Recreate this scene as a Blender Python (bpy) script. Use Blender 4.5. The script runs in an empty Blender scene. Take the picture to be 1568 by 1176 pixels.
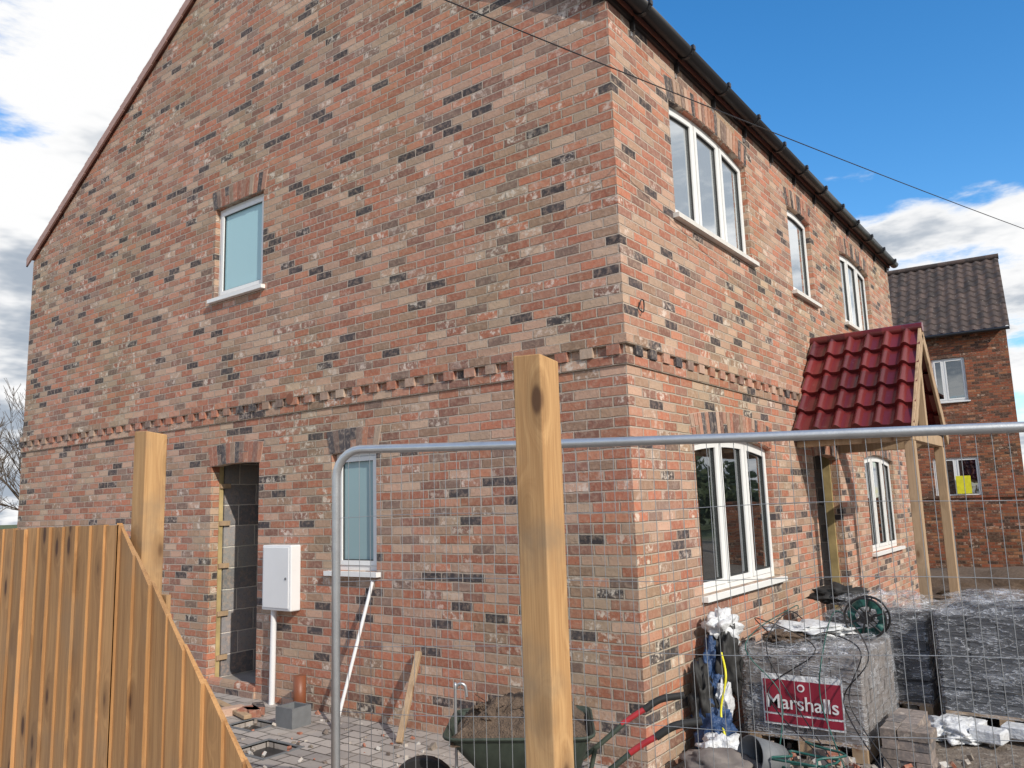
import bpy, bmesh, math, random
from mathutils import Vector, Matrix, noise as mnoise
random.seed(7)
scene=bpy.context.scene
COL=bpy.context.collection
GZ=-1.82            # ground level (origin of z = eye height)

# ------------------------------------------------------------------ nodes
class G:
    def __init__(s,nt): s.nt=nt
    def n(s,t,ins=None,**props):
        nd=s.nt.nodes.new(t)
        for k,v in props.items(): setattr(nd,k,v)
        for k,v in (ins or {}).items():
            sk=nd.inputs[k]
            if isinstance(v,bpy.types.NodeSocket): s.nt.links.new(v,sk)
            else: sk.default_value=v
        return nd
    def m(s,op,a,b=0.0,c=0.0,clamp=False):
        return s.n('ShaderNodeMath',{0:a,1:b,2:c},operation=op,use_clamp=clamp).outputs[0]
    def sm(s,x,a,b,lo=0.0,hi=1.0):
        return s.n('ShaderNodeMapRange',{0:x,1:a,2:b,3:lo,4:hi},interpolation_type='SMOOTHSTEP').outputs[0]
    def xyz(s,a,b,c): return s.n('ShaderNodeCombineXYZ',{0:a,1:b,2:c}).outputs[0]
    def scale(s,c,f): return s.n('ShaderNodeVectorMath',{0:c,'Scale':f},operation='SCALE').outputs[0]
    def mix(s,f,a,b,bt='MIX'):
        nd=s.nt.nodes.new('ShaderNodeMix'); nd.data_type='RGBA'; nd.blend_type=bt
        for i,v in ((0,f),(6,a),(7,b)):
            if isinstance(v,bpy.types.NodeSocket): s.nt.links.new(v,nd.inputs[i])
            else: nd.inputs[i].default_value=(v if i==0 else (*v[:3],1))
        return nd.outputs[2]
    def noise(s,vec,scale,detail=4,rough=.55): return s.n('ShaderNodeTexNoise',{'Vector':vec,'Scale':scale,'Detail':detail,'Roughness':rough}).outputs[0]
    def ramp(s,f,stops,mode='LINEAR'):
        nd=s.n('ShaderNodeValToRGB',{0:f}); cr=nd.color_ramp; cr.interpolation=mode
        while len(cr.elements)<len(stops): cr.elements.new(0.5)
        for e,(p,c) in zip(cr.elements,stops): e.position=p; e.color=(*c,1)
        return nd.outputs[0]
    def bump(s,h,st=.5,d=.01): return s.n('ShaderNodeBump',{'Height':h,'Strength':st,'Distance':d}).outputs[0]
def newmat(name):
    m=bpy.data.materials.new(name); m.use_nodes=True; nt=m.node_tree
    for n in list(nt.nodes): nt.nodes.remove(n)
    g=G(nt); out=g.n('ShaderNodeOutputMaterial'); return m,g,out
def bsdf(g,out,col,rough=.8,normal=None,metal=0.0,**ex):
    ins={'Base Color':col if isinstance(col,bpy.types.NodeSocket) else (*col,1),'Roughness':rough,'Metallic':metal}
    if normal is not None: ins['Normal']=normal
    ins.update(ex)
    b=g.n('ShaderNodeBsdfPrincipled',ins); g.nt.links.new(b.outputs[0],out.inputs[0]); return b
def simple(name,col,rough=.6,metal=0.0,var=.25,scale=12,bump=.15,bd=.004):
    m,g,out=newmat(name); P=g.n('ShaderNodeNewGeometry').outputs['Position']
    nz=g.noise(P,scale,4); f=g.m('MULTIPLY_ADD',nz,2*var,1-var)
    c=g.scale((*col,),f)
    bsdf(g,out,c,rough,g.bump(g.noise(P,scale*4,3),bump,bd),metal); return m

PAL=[(0,(.40,.165,.108)),(.13,(.45,.235,.165)),(.25,(.28,.145,.11)),(.35,(.50,.335,.25)),(.46,(.44,.175,.108)),(.57,(.36,.24,.17)),(.68,(.48,.355,.265)),(.77,(.24,.165,.135)),(.83,(.44,.20,.125)),(.925,(.06,.054,.06))]
def brick_material(name,tint=(1,1,1),pal=PAL,mortar=(.55,.475,.40),z0=1.065,sx=.225,sz=.075,lime_amt=.85):
    m,g,out=newmat(name)
    P=g.n('ShaderNodeNewGeometry').outputs['Position']
    x,y,z=g.n('ShaderNodeSeparateXYZ',{0:P}).outputs
    n1=g.noise(P,7,1); n2=g.noise(P,55,3,.65); big=g.noise(P,.75,3)
    u=g.m('ADD',g.m('ADD',x,y),g.m('MULTIPLY_ADD',n1,.012,-.006)); v=g.m('ADD',g.m('SUBTRACT',z,z0),g.m('MULTIPLY_ADD',n1,.010,-.005))
    vr=g.m('DIVIDE',v,sz); row=g.m('FLOOR',vr); fv=g.m('SUBTRACT',vr,row)
    jit=g.n('ShaderNodeTexWhiteNoise',{'W':row},noise_dimensions='1D').outputs[0]
    off=g.m('MULTIPLY',g.m('ADD',g.m('FLOORED_MODULO',row,2.0),g.m('MULTIPLY',jit,.20)),.5)
    uc=g.m('ADD',g.m('DIVIDE',u,sx),off); col=g.m('FLOOR',uc); fu=g.m('SUBTRACT',uc,col)
    du=g.m('MULTIPLY',g.m('MINIMUM',fu,g.m('SUBTRACT',1.0,fu)),sx); dv=g.m('MULTIPLY',g.m('MINIMUM',fv,g.m('SUBTRACT',1.0,fv)),sz)
    e=g.m('ADD',g.m('MINIMUM',du,dv),g.m('MULTIPLY_ADD',n2,.011,-.0055))
    mask=g.sm(e,.0042,.0082)
    wn=g.n('ShaderNodeTexWhiteNoise',{'Vector':g.xyz(col,row,0.0)},noise_dimensions='3D')
    rv=wn.outputs[0]; rs=g.n('ShaderNodeSeparateXYZ',{0:wn.outputs[1]}).outputs
    clus=g.noise(g.xyz(g.m('MULTIPLY',col,.40),g.m('MULTIPLY',row,.34),0.0),1.4,1)
    sel=g.m('ADD',rv,g.m('MULTIPLY_ADD',clus,.30,-.15),clamp=True)
    c=g.ramp(sel,pal,'CONSTANT')
    c=g.scale(c,g.m('MULTIPLY_ADD',rs[1],.42,.80))
    nb=g.noise(P,24,4,.68)
    c=g.mix(g.sm(nb,.43,.70,0,.46),c,(.55,.42,.33))
    c=g.mix(g.sm(n2,.54,.76,0,.55),c,(.12,.08,.065))
    lime=g.m('MULTIPLY',g.sm(g.noise(P,14,4,.75),.49,.61),g.sm(g.m('ADD',rs[2],g.m('MULTIPLY_ADD',big,1.1,-.55)),.64,.96))
    c=g.mix(g.m('MULTIPLY',lime,lime_amt),c,(.74,.67,.60))
    mc=g.mix(n2,tuple(a*.58 for a in mortar),tuple(min(1,a*1.22) for a in mortar))
    c=g.mix(mask,mc,c)
    c=g.mix(g.sm(big,.42,.66),g.mix(1.0,c,(1.03,.96,.93),'MULTIPLY'),g.mix(1.0,c,(.93,.91,.83),'MULTIPLY'))
    c=g.mix(1.0,c,tint,'MULTIPLY')
    h=g.m('ADD',g.m('MULTIPLY',mask,g.m('MULTIPLY_ADD',rs[0],.7,.6)),g.m('MULTIPLY',nb,.55))
    bsdf(g,out,c,.9,g.bump(h,1.0,.014)); return m
M_BRICK=brick_material('brickwork')
M_OLD=brick_material('old_brickwork',(.74,.60,.52),[(0,(.36,.13,.07)),(.25,(.24,.10,.06)),(.45,(.46,.24,.13)),(.6,(.13,.08,.06)),(.75,(.38,.16,.08)),(.9,(.09,.06,.05))],(.34,.29,.24))
M_BLOCK=brick_material('concrete_blockwork',(1,1,1),[(0,(.27,.28,.30)),(.4,(.36,.37,.39)),(.8,(.22,.23,.25))],(.85,.82,.78),z0=-1.68,sx=.45,sz=.225,lime_amt=.15)
def unit_material():
    m,g,out=newmat('brick_units'); P=g.n('ShaderNodeNewGeometry').outputs['Position']
    c=g.scale(g.n('ShaderNodeVertexColor',layer_name='Col').outputs[0],.92)
    nb=g.noise(P,24,4,.68)
    c=g.mix(g.sm(nb,.42,.72,0,.48),c,(.52,.41,.33)); c=g.mix(g.sm(g.noise(P,55,3,.65),.54,.78,0,.55),c,(.13,.09,.075))
    c=g.mix(g.sm(g.noise(P,13,4,.7),.58,.72,0,.6),c,(.66,.58,.5))
    bsdf(g,out,c,.9,g.bump(nb,.6,.008)); return m
M_UNIT=unit_material()
M_MORTAR=simple('lime_mortar',(.47,.40,.335),.95,var=.25,scale=20,bump=.5)
M_UPVC=simple('white_upvc',(.82,.83,.82),.35,var=.04,scale=3,bump=.02)
M_SILLC=simple('painted_sill',(.70,.68,.64),.55,var=.15,scale=14,bump=.1)
M_BLACK=simple('black_plastic',(.018,.018,.02),.35,var=.2,scale=8,bump=.05)
M_TUB=simple('muddy_green_steel',(.045,.06,.045),.6,var=.7,scale=9,bump=.3)
M_RUB=simple('dark_rubber',(.02,.02,.02),.7)
M_GALV=simple('galvanised_steel',(.52,.54,.56),.36,.7,var=.2,scale=18,bump=.15)
M_WIRE=simple('galvanised_wire',(.36,.38,.40),.45,.5,var=.1)
M_WHITEP=simple('white_plastic',(.78,.79,.80),.4,var=.05,scale=5,bump=.03)
M_YEL=simple('insulation_board',(.44,.34,.16),.8,var=.6,scale=6,bump=.3)
M_BROWN=simple('brown_pipe_plastic',(.22,.075,.035),.45,var=.15)
M_GREYP=simple('grey_plastic',(.16,.17,.18),.6,var=.3)
M_RED=simple('red_paint',(.40,.03,.035),.4,var=.3)
M_SOIL=simple('soil',(.17,.12,.085),1.0,var=.7,scale=25,bump=1,bd=.03)
M_CONC=simple('stone_rubble',(.33,.30,.27),.95,var=.45,scale=5,bump=.8,bd=.02)
M_VERGE=simple('verge_clay',(.44,.27,.23),.6,var=.3,scale=9)
M_BLUEB=simple('blue_woven_plastic',(.03,.07,.17),.5,var=.8,scale=9,bump=.8,bd=.02)
M_WHITEB=simple('white_bag_plastic',(.66,.68,.70),.4,var=.25,scale=7,bump=.8,bd=.02)
M_LABEL=simple('label_red',(.28,.022,.045),.4,var=.15,scale=4,bump=.1)
M_PLAST=simple('ceiling_board',(.45,.42,.38),.9)
M_YB=simple('yellow_plastic',(.75,.70,.03),.4)
M_BARK=simple('bark',(.11,.085,.065),.95,var=.4,scale=20)
M_BLKBLOCK=simple('charcoal_concrete',(.05,.052,.058),.75,var=.5,scale=9,bump=.5)
M_GRYBLOCK=simple('paving_block_concrete',(.20,.175,.16),.85,var=.5,scale=9,bump=.5)
M_GASK=simple('gasket',(.03,.03,.03),.6)
M_HOSE=simple('green_hose',(.02,.10,.085),.4)

def wood(name,c1,c2,knot,plank=.131,offs=0.0,stain=.35,pb=.4):
    m,g,out=newmat(name); P=g.n('ShaderNodeNewGeometry').outputs['Position']
    x,y,z=g.n('ShaderNodeSeparateXYZ',{0:P}).outputs
    b=g.n('ShaderNodeTexWhiteNoise',{'W':g.m('FLOOR',g.m('DIVIDE',g.m('ADD',x,offs),plank))},noise_dimensions='1D').outputs[0]
    zs=g.m('ADD',z,g.m('MULTIPLY',b,7.0))
    kv=g.n('ShaderNodeTexVoronoi',{'Vector':g.xyz(g.m('MULTIPLY',x,7.0),g.m('MULTIPLY',y,7.0),g.m('MULTIPLY',zs,2.9)),'Scale':1.0,'Randomness':1.0}).outputs['Distance']
    kn=g.sm(kv,.09,.17,1,0); ring=g.sm(kv,.08,.5,1,0)
    gx=g.m('ADD',g.m('MULTIPLY',x,26.0),g.m('MULTIPLY',ring,2.4))
    gr=g.noise(g.xyz(gx,g.m('MULTIPLY',y,26.0),g.m('MULTIPLY',zs,.7)),1.0,4,.6)
    fine=g.noise(g.xyz(g.m('MULTIPLY',x,170.0),g.m('MULTIPLY',y,170.0),g.m('MULTIPLY',zs,5.0)),1.0,2)
    f=g.m('ADD',g.m('MULTIPLY',gr,.6),g.m('MULTIPLY',fine,.4))
    c=g.mix(g.sm(f,.34,.66),c2,c1)
    c=g.scale(c,g.m('MULTIPLY_ADD',b,pb,1-pb*.5))
    c=g.mix(g.sm(g.noise(P,2.6,4),.48,.72,0,stain),c,(.24,.18,.12))
    c=g.mix(g.sm(ring,.3,1.0,0,.45),c,tuple(a*.55 for a in c2))
    c=g.mix(g.m('MULTIPLY',kn,.92),c,knot)
    bsdf(g,out,c,.75,g.bump(f,.4,.004)); return m
M_FENCE=wood('fence_timber',(.52,.285,.115),(.33,.165,.062),(.07,.028,.014),offs=4.2-.007,pb=.42,stain=.3)
M_POST=wood('post_timber',(.60,.365,.165),(.42,.23,.095),(.10,.045,.02),plank=5,stain=.75,pb=.1)
M_PINE=wood('pine_timber',(.50,.36,.23),(.38,.26,.155),(.2,.1,.05),plank=5,pb=.1)

def glass(name,refl=.55,dark=(.012,.015,.017),tint=(.95,.98,1)):
    m,g,out=newmat(name); P=g.n('ShaderNodeNewGeometry').outputs['Position']
    nrm=g.bump(g.noise(P,1.3,2),.08,.03)
    gl=g.n('ShaderNodeBsdfGlossy',{'Color':(*tint,1),'Roughness':.015,'Normal':nrm})
    df=g.n('ShaderNodeBsdfDiffuse',{'Color':(*dark,1)}); tr=g.n('ShaderNodeBsdfTransparent',{'Color':(.7,.75,.75,1)})
    mm=g.n('ShaderNodeMixShader',{0:.5,1:df.outputs[0],2:tr.outputs[0]})
    lw=g.n('ShaderNodeFresnel',{'IOR':1.5}).outputs[0]
    f=g.m('ADD',g.m('MULTIPLY',lw,1.2),refl,clamp=True)
    mx=g.n('ShaderNodeMixShader',{0:f,1:mm.outputs[0],2:gl.outputs[0]}); g.nt.links.new(mx.outputs[0],out.inputs[0]); return m
M_GLASS=glass('window_glass',.50,dark=(.45,.49,.51)); M_GLASSD=glass('window_glass_dark',.20)
def film():
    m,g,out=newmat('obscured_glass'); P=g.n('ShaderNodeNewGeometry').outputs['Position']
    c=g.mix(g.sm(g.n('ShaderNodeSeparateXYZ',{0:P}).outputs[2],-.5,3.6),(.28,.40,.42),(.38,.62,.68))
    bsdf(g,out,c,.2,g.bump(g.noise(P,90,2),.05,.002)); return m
M_FILM=film()
def wrap():
    m,g,out=newmat('clear_polythene'); P=g.n('ShaderNodeNewGeometry').outputs['Position']
    n=g.noise(g.n('ShaderNodeVectorMath',{0:P,1:(2.2,2.2,6)},operation='MULTIPLY').outputs[0],1.5,4,.6)
    rid=g.m('ABSOLUTE',g.m('SUBTRACT',g.noise(g.n('ShaderNodeVectorMath',{0:P,1:(3,3,11)},operation='MULTIPLY').outputs[0],2.2,3,.6),.5))
    nr=g.bump(g.m('SUBTRACT',n,g.m('MULTIPLY',rid,1.2)),1,.06)
    gl=g.n('ShaderNodeBsdfPrincipled',{'Base Color':(.72,.75,.80,1),'Roughness':.09,'Normal':nr})
    tr=g.n('ShaderNodeBsdfTransparent')
    f=g.m('ADD',g.sm(n,.45,.75,.10,.42),g.sm(rid,0.0,.025,.45,0.0),clamp=True)
    mx=g.n('ShaderNodeMixShader',{0:f,1:tr.outputs[0],2:gl.outputs[0]}); g.nt.links.new(mx.outputs[0],out.inputs[0]); return m
M_WRAP=wrap()
def tile_mat(name,c1,c2,rough,lich=.3):
    m,g,out=newmat(name); P=g.n('ShaderNodeNewGeometry').outputs['Position']
    sp=g.n('ShaderNodeSeparateXYZ',{0:P}).outputs
    cell=g.n('ShaderNodeTexWhiteNoise',{'Vector':g.xyz(g.m('FLOOR',g.m('DIVIDE',sp[0],.2)),0.0,g.m('FLOOR',g.m('DIVIDE',sp[2],.224)))},noise_dimensions='3D').outputs[0]
    c=g.mix(cell,c1,c2); c=g.mix(g.sm(g.noise(P,14,4,.7),.6,.75,0,lich),c,(.42,.40,.36))
    bsdf(g,out,c,rough,g.bump(g.noise(P,40,2),.1,.004)); return m
M_REDTILE=tile_mat('glazed_red_tile',(.08,.013,.017),(.19,.028,.028),.27,.12)
M_OLDTILE=tile_mat('weathered_pantile',(.045,.036,.034),(.10,.07,.06),.85,.85)
M_ROOF=tile_mat('roof_pantile',(.28,.10,.07),(.34,.14,.10),.7,.2)

# ------------------------------------------------------------------ geometry helpers
def empty(name,loc=(0,0,0)):
    e=bpy.data.objects.new(name,None); e.location=loc; COL.objects.link(e); return e
def mesh(name,vs,fs,mat,parent=None,smooth=False,cols=None,recalc=True):
    me=bpy.data.meshes.new(name); me.from_pydata([tuple(v) for v in vs],[],fs)
    if recalc:
        bm=bmesh.new(); bm.from_mesh(me); bmesh.ops.recalc_face_normals(bm,faces=bm.faces); bm.to_mesh(me); bm.free()
    if cols:
        a=me.color_attributes.new('Col','FLOAT_COLOR','CORNER')
        for p,c in zip(me.polygons,cols):
            for l in p.loop_indices: a.data[l].color=(*c,1)
    for p in me.polygons: p.use_smooth=smooth
    ob=bpy.data.objects.new(name,me); COL.objects.link(ob)
    for mm in (mat if isinstance(mat,(list,tuple)) else [mat]): me.materials.append(mm)
    if parent: ob.parent=parent
    return ob
BF=[(0,3,2,1),(4,5,6,7),(0,1,5,4),(1,2,6,5),(2,3,7,6),(3,0,4,7)]
def bv(x0,x1,y0,y1,z0,z1): return [(x0,y0,z0),(x1,y0,z0),(x1,y1,z0),(x0,y1,z0),(x0,y0,z1),(x1,y0,z1),(x1,y1,z1),(x0,y1,z1)]
class Acc:
    def __init__(s): s.v=[];s.f=[];s.c=[]
    def add(s,vs,fs,c=(1,1,1)):
        o=len(s.v); s.v+=list(vs); s.f+=[tuple(i+o for i in f) for f in fs]; s.c+=[c]*len(fs)
    def box(s,*a,c=(1,1,1)): s.add(bv(*a),BF,c)
    def boxm(s,M,sx,sy,sz,c=(1,1,1)):
        s.add([M@Vector(v) for v in bv(-sx/2,sx/2,-sy/2,sy/2,-sz/2,sz/2)],BF,c)
    def out(s,name,mat,parent=None,smooth=False,col=False): return mesh(name,s.v,s.f,mat,parent,smooth,s.c if col else None)
def box(name,a,mat,parent=None,bevel=0):
    ob=mesh(name,bv(*a),BF,mat,parent)
    if bevel:
        b=ob.modifiers.new('b','BEVEL'); b.width=bevel; b.segments=2
    return ob
def tube(name,pts,r,mat,parent=None,cyc=False,res=4):
    cu=bpy.data.curves.new(name,'CURVE'); cu.dimensions='3D'; cu.bevel_depth=r; cu.bevel_resolution=res; cu.use_fill_caps=True
    lst=pts if isinstance(pts[0][0],(list,tuple,Vector)) else [pts]
    for q in lst:
        sp=cu.splines.new('POLY'); sp.points.add(len(q)-1)
        for i,p in enumerate(q):
            sp.points[i].co=(*p,1)
        sp.use_cyclic_u=cyc; sp.use_smooth=True
    ob=bpy.data.objects.new(name,cu); COL.objects.link(ob); cu.materials.append(mat)
    if parent: ob.parent=parent
    return ob
def smoothpath(pts,n=8):
    out=[]; P=[Vector(p) for p in pts]; P=[P[0]]+P+[P[-1]]
    for i in range(1,len(P)-2):
        for k in range(n):
            t=k/n; a,b,c,d=P[i-1],P[i],P[i+1],P[i+2]
            out.append(tuple(.5*((2*b)+(c-a)*t+(2*a-5*b+4*c-d)*t*t+(3*b-a-3*c+d)*t**3)))
    out.append(tuple(P[-1])); return out
def cyl(name,p0,p1,r0,r1,mat,parent=None,n=24,caps=True,smooth=True):
    p0=Vector(p0);p1=Vector(p1);d=(p1-p0).normalized(); a=d.orthogonal().normalized(); b=d.cross(a)
    vs=[];fs=[]
    for p,r in ((p0,r0),(p1,r1)):
        for i in range(n):
            t=2*math.pi*i/n; vs.append(p+a*math.cos(t)*r+b*math.sin(t)*r)
    for i in range(n): fs.append((i,(i+1)%n,n+(i+1)%n,n+i))
    if caps: fs+= [tuple(range(n))[::-1],tuple(range(n,2*n))]
    ob=mesh(name,vs,fs,mat,parent,False)
    if smooth:
        for p in ob.data.polygons: p.use_smooth=len(p.vertices)==4
    return ob
def plate(name,outs,d0,d1,W,mat,parent=None):
    cu=bpy.data.curves.new(name,'CURVE'); cu.dimensions='2D'; cu.fill_mode='BOTH'; cu.extrude=.5
    for o in outs:
        sp=cu.splines.new('POLY'); sp.points.add(len(o)-1); sp.use_cyclic_u=True
        for i,p in enumerate(o): sp.points[i].co=(p[0],p[1],0,1)
    ob=bpy.data.objects.new(name,cu); COL.objects.link(ob)
    dg=bpy.context.evaluated_depsgraph_get(); me=ob.evaluated_get(dg).to_mesh()
    vs=[W(v.co.x,v.co.y,d0+(v.co.z+.5)*(d1-d0)) for v in me.vertices]; fs=[tuple(p.vertices) for p in me.polygons]
    ob.evaluated_get(dg).to_mesh_clear(); bpy.data.objects.remove(ob)
    bm=bmesh.new()
    me2=bpy.data.meshes.new(name); me2.from_pydata(vs,[],fs); bm.from_mesh(me2)
    bmesh.ops.remove_doubles(bm,verts=bm.verts,dist=1e-5); bmesh.ops.recalc_face_normals(bm,faces=bm.faces); bm.to_mesh(me2); bm.free()
    me2.materials.append(mat); o2=bpy.data.objects.new(name,me2); COL.objects.link(o2)
    if parent: o2.parent=parent
    return o2
WG=lambda u,z,d:(u,-d,z)
WF=lambda u,z,d:(d,u,z)
def arch(u0,u1,z0,z1,rise,inset=0,n=14):
    u0+=inset;u1-=inset;z0+=inset;z1-=inset
    pts=[(u0,z0),(u1,z0)]
    for i in range(n+1):
        t=i/n; u=u1+(u0-u1)*t; pts.append((u,z1-rise+rise*(1-(2*t-1)**2)))
    return pts
def rc(): 
    r=random.random(); c=PAL[0][1]
    for p,q in PAL:
        if r>=p: c=q
    k=random.uniform(.78,1.15); return tuple(min(1,a*k) for a in c)
def soldier(name,u0,u1,z1,rise,W,parent,h=.225,ext=.06,fan=.22):
    a=Acc(); n=max(3,int(round((u1-u0+2*ext)/.078))); uc=(u0+u1)/2; half=(u1-u0)/2+ext
    def P(t,k):
        ub=uc+half*t*(half-ext*.6)/half; zb=z1-rise*min(1,t*t)
        return (ub+fan*t*k*h*1.0, zb+k*h*(1-.05*abs(t)))
    outl=[P(-1+2*i/20,0) for i in range(21)]+[P(1-2*i/20,1) for i in range(21)]
    plate(name+'_mortar',[outl],-.02,.002,W,M_MORTAR,parent)
    for i in range(n):
        g=.006/half; t0=-1+2*i/n+g; t1=-1+2*(i+1)/n-g
        split=.5 if random.random()<.25 else None
        segs=[(0.02,.98)] if not split else [(0.02,.48),(.52,.98)]
        for k0,k1 in segs:
            q=[P(t0,k0),P(t1,k0),P(t1,k1),P(t0,k1)]; pr=random.uniform(.005,.010)
            cc=rc() if random.random()>.12 else (.09,.08,.085)
            a.add([W(p[0],p[1],-.03) for p in q]+[W(p[0],p[1],pr) for p in q],BF,cc)
    a.out(name,M_UNIT,parent,col=True)
def window(name,u0,u1,z0,z1,rise,W,parent,panes,gm,sill=True,set_=-.055,splits=None,sillmat=None):
    e=empty(name); e.parent=parent
    fr=.042; outs=[arch(u0+.004,u1-.004,z0,z1-.004,rise)]; sash=[]
    ws=splits or [i/panes for i in range(panes+1)]
    def top(u): t=(u-u0)/(u1-u0); return z1-rise+rise*(1-(2*t-1)**2)
    W_=u1-u0
    for i in range(panes):
        a=u0+W_*ws[i]+(fr if i==0 else fr*.6); b=u0+W_*ws[i+1]-(fr if i==panes-1 else fr*.6)
        def poly(ins): 
            q=[(a+ins,z0+fr+ins),(b-ins,z0+fr+ins)]
            for k in range(7):
                u=b-ins+(a-b+2*ins)*k/6; q.append((u,top(u)-fr-ins))
            return q
        outs.append(poly(0))
        sash.append((poly(.004),poly(.046),poly(.038)))
    plate('frame',outs,set_-.06,set_,W,M_UPVC,e)
    for i,(so,si,gs) in enumerate(sash):
        plate('sash_%d'%i,[so,si],set_-.045,set_+.010,W,M_UPVC,e)
        cx=sum(q[0] for q in si)/len(si); cz=sum(q[1] for q in si)/len(si)
        plate('gasket_%d'%i,[si,[((p[0]-cx)*.985+cx,(p[1]-cz)*.988+cz) for p in si]],set_-.02,set_-.004,W,M_GASK,e)
        plate('glass_%d'%i,[gs],set_-.026,set_-.020,W,gm[i] if isinstance(gm,list) else gm,e)
    if sill:
        q=[(u0-.05,z0-.045),(u1+.05,z0-.045),(u1+.05,z0-.004),(u0-.05,z0-.004)]
        plate('sill',[q],set_-.03,.055,W,sillmat or M_UPVC,e)
    return e

# ------------------------------------------------------------------ HOUSE
H=empty('brick_house')
XL=-9.82; YL=9.6; EZ=3.83; SL=.598; AP=EZ+4.91*SL
gd=(-5.10,-4.26,-1.66,.55); gl_=(-3.15,-2.56,-.52,.55); gu=(-5.14,-4.26,2.40,3.46)
outer=[(XL,GZ-.3),(0,GZ-.3),(0,EZ),(XL/2,AP),(XL,EZ)]
plate('gable_wall',[outer,arch(*gd,.02),arch(*gl_,.004),arch(*gu,.004)],-.1,0,WG,M_BRICK,H)
fu1=(1.01,2.82,2.40,3.50);fu2=(4.14,5.02,2.37,3.44);fu3=(6.40,8.05,2.38,3.46)
fg1=(1.08,2.90,-.74,.56);fg2=(6.68,8.45,-.76,.58);fd=(4.32,5.36,-1.66,.50)
plate('front_wall',[[(.1,GZ-.3),(YL,GZ-.3),(YL,EZ+.06),(.1,EZ+.06)]]+[arch(*q,.07 if q[1]-q[0]>1.2 else .04) for q in (fu1,fu2,fu3,fg1,fg2,fd)],-.1,0,WF,M_BRICK,H)
box('rear_wall',(XL,XL+.3,.1,YL,GZ-.3,EZ),M_BRICK,H)
WB=lambda u,z,d:(u,YL+d,z)
plate('far_gable_wall',[[(XL,GZ-.3),(-.1,GZ-.3),(-.1,EZ),(XL/2,AP),(XL,EZ)]],-.1,0,WB,M_BRICK,H)
box('ground_floor_slab',(XL+.3,-.1,.1,YL-.1,-1.78,-1.68),M_CONC,H)
box('door_step',(gd[0]+.002,gd[1]-.002,-.02,.1,-1.80,-1.665),M_BRICK,H)
box('first_floor',(XL+.3,-.1,.12,YL-.1,.92,1.15),M_PLAST,H)
box('blockwork_partition',(-5.30,-5.103,.172,2.95,-1.68,.92),M_BLOCK,H)
box('blockwork_cross_wall',(-5.1,-1.2,3.0,3.12,-1.68,.92),M_BLOCK,H)
box('cavity_insulation',(-5.20,-5.096,.102,.150,-1.68,.9),M_YEL,H)
a=Acc()
for zz in (-1.5,-1.05,-.55,-.1,.3): a.box(-5.099,-5.075,.105,.23,zz,zz+.05)
a.out('wall_ties_and_packers',M_PINE,H)
box('cavity_insulation_right',(gd[1]+.0,gd[1]+.12,.102,.19,-1.68,.9),M_YEL,H)
box('inner_leaf',(-4.13,-3.25,.2,.3,-1.68,.92),M_BLOCK,H)
box('front_door_closer',(-.19,-.102,5.33,5.45,-1.68,.5),M_YEL,H)
box('front_hall_wall',(-2.5,-.2,5.46,5.56,-1.68,.92),M_BLOCK,H)
box('front_room_wall',(-3.2,-3.1,.32,2.9,-1.68,.92),M_PLAST,H)
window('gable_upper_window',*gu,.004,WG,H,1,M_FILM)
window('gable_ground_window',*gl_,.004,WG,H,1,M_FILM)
window('front_upper_window',*fu1,.07,WF,H,3,M_GLASS,sillmat=M_SILLC)
window('front_upper_middle_window',*fu2,.04,WF,H,1,M_GLASS,sillmat=M_SILLC)
window('front_upper_far_window',*fu3,.07,WF,H,3,M_GLASS,sillmat=M_SILLC)
window('front_ground_window',*fg1,.07,WF,H,3,M_GLASSD)
window('front_ground_far_window',*fg2,.07,WF,H,3,M_GLASSD)
for i,(q,W,rs) in enumerate([(gd,WG,.02),(gl_,WG,.004),(gu,WG,.004),(fu1,WF,.07),(fu2,WF,.04),(fu3,WF,.07),(fg1,WF,.07),(fg2,WF,.07),(fd,WF,.04)]):
    soldier('soldier_arch_%d'%i,q[0],q[1],q[3],rs,W,H)
box('string_course_gable',(XL-.02,.028,-.028,0,1.14,1.215),M_BRICK,H,.003)
box('string_course_front',(.0005,.028,.0005,YL,1.14,1.215),M_BRICK,H,.003)
box('lower_course_gable',(XL-.01,.014,-.014,0,.99,1.065),M_BRICK,H,.002)
box('lower_course_front',(.0005,.014,.0005,YL,.99,1.065),M_BRICK,H,.002)
a=Acc(); x=XL
while x<-.02:
    a.box(x,x+.108,-.027+random.uniform(-.002,.002),-.001,1.066,1.1395,c=rc()); x+=.225
y=.11
while y<YL-.1:
    a.box(.001,.027+random.uniform(-.002,.002),y,y+.108,1.066,1.1395,c=rc()); y+=.225
a.out('dentils',M_UNIT,H,col=True)
box('fascia',(.002,.03,.0,YL+.02,EZ+.0,EZ+.16),M_BLACK,H)
GX=.115; GZZ=EZ+.10
vs=[];fs=[];n=10
for yy in (-.03,YL+.06):
    for rr in (.066,.059):
        for i in range(n+1):
            t=math.pi*i/n; vs.append((GX-rr*math.cos(t),yy,GZZ-rr*math.sin(t)))
m_=n+1
for i in range(n):
    fs.append((i,i+1,2*m_+i+1,2*m_+i)); fs.append((m_+i,3*m_+i,3*m_+i+1,m_+i+1))
for s in (0,2*m_):
    for i in range(n): fs.append((s+i,s+m_+i,s+m_+i+1,s+i+1))
mesh('gutter',vs,fs,M_BLACK,H,True)
a=Acc(); a2=Acc()
y=.35
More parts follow.
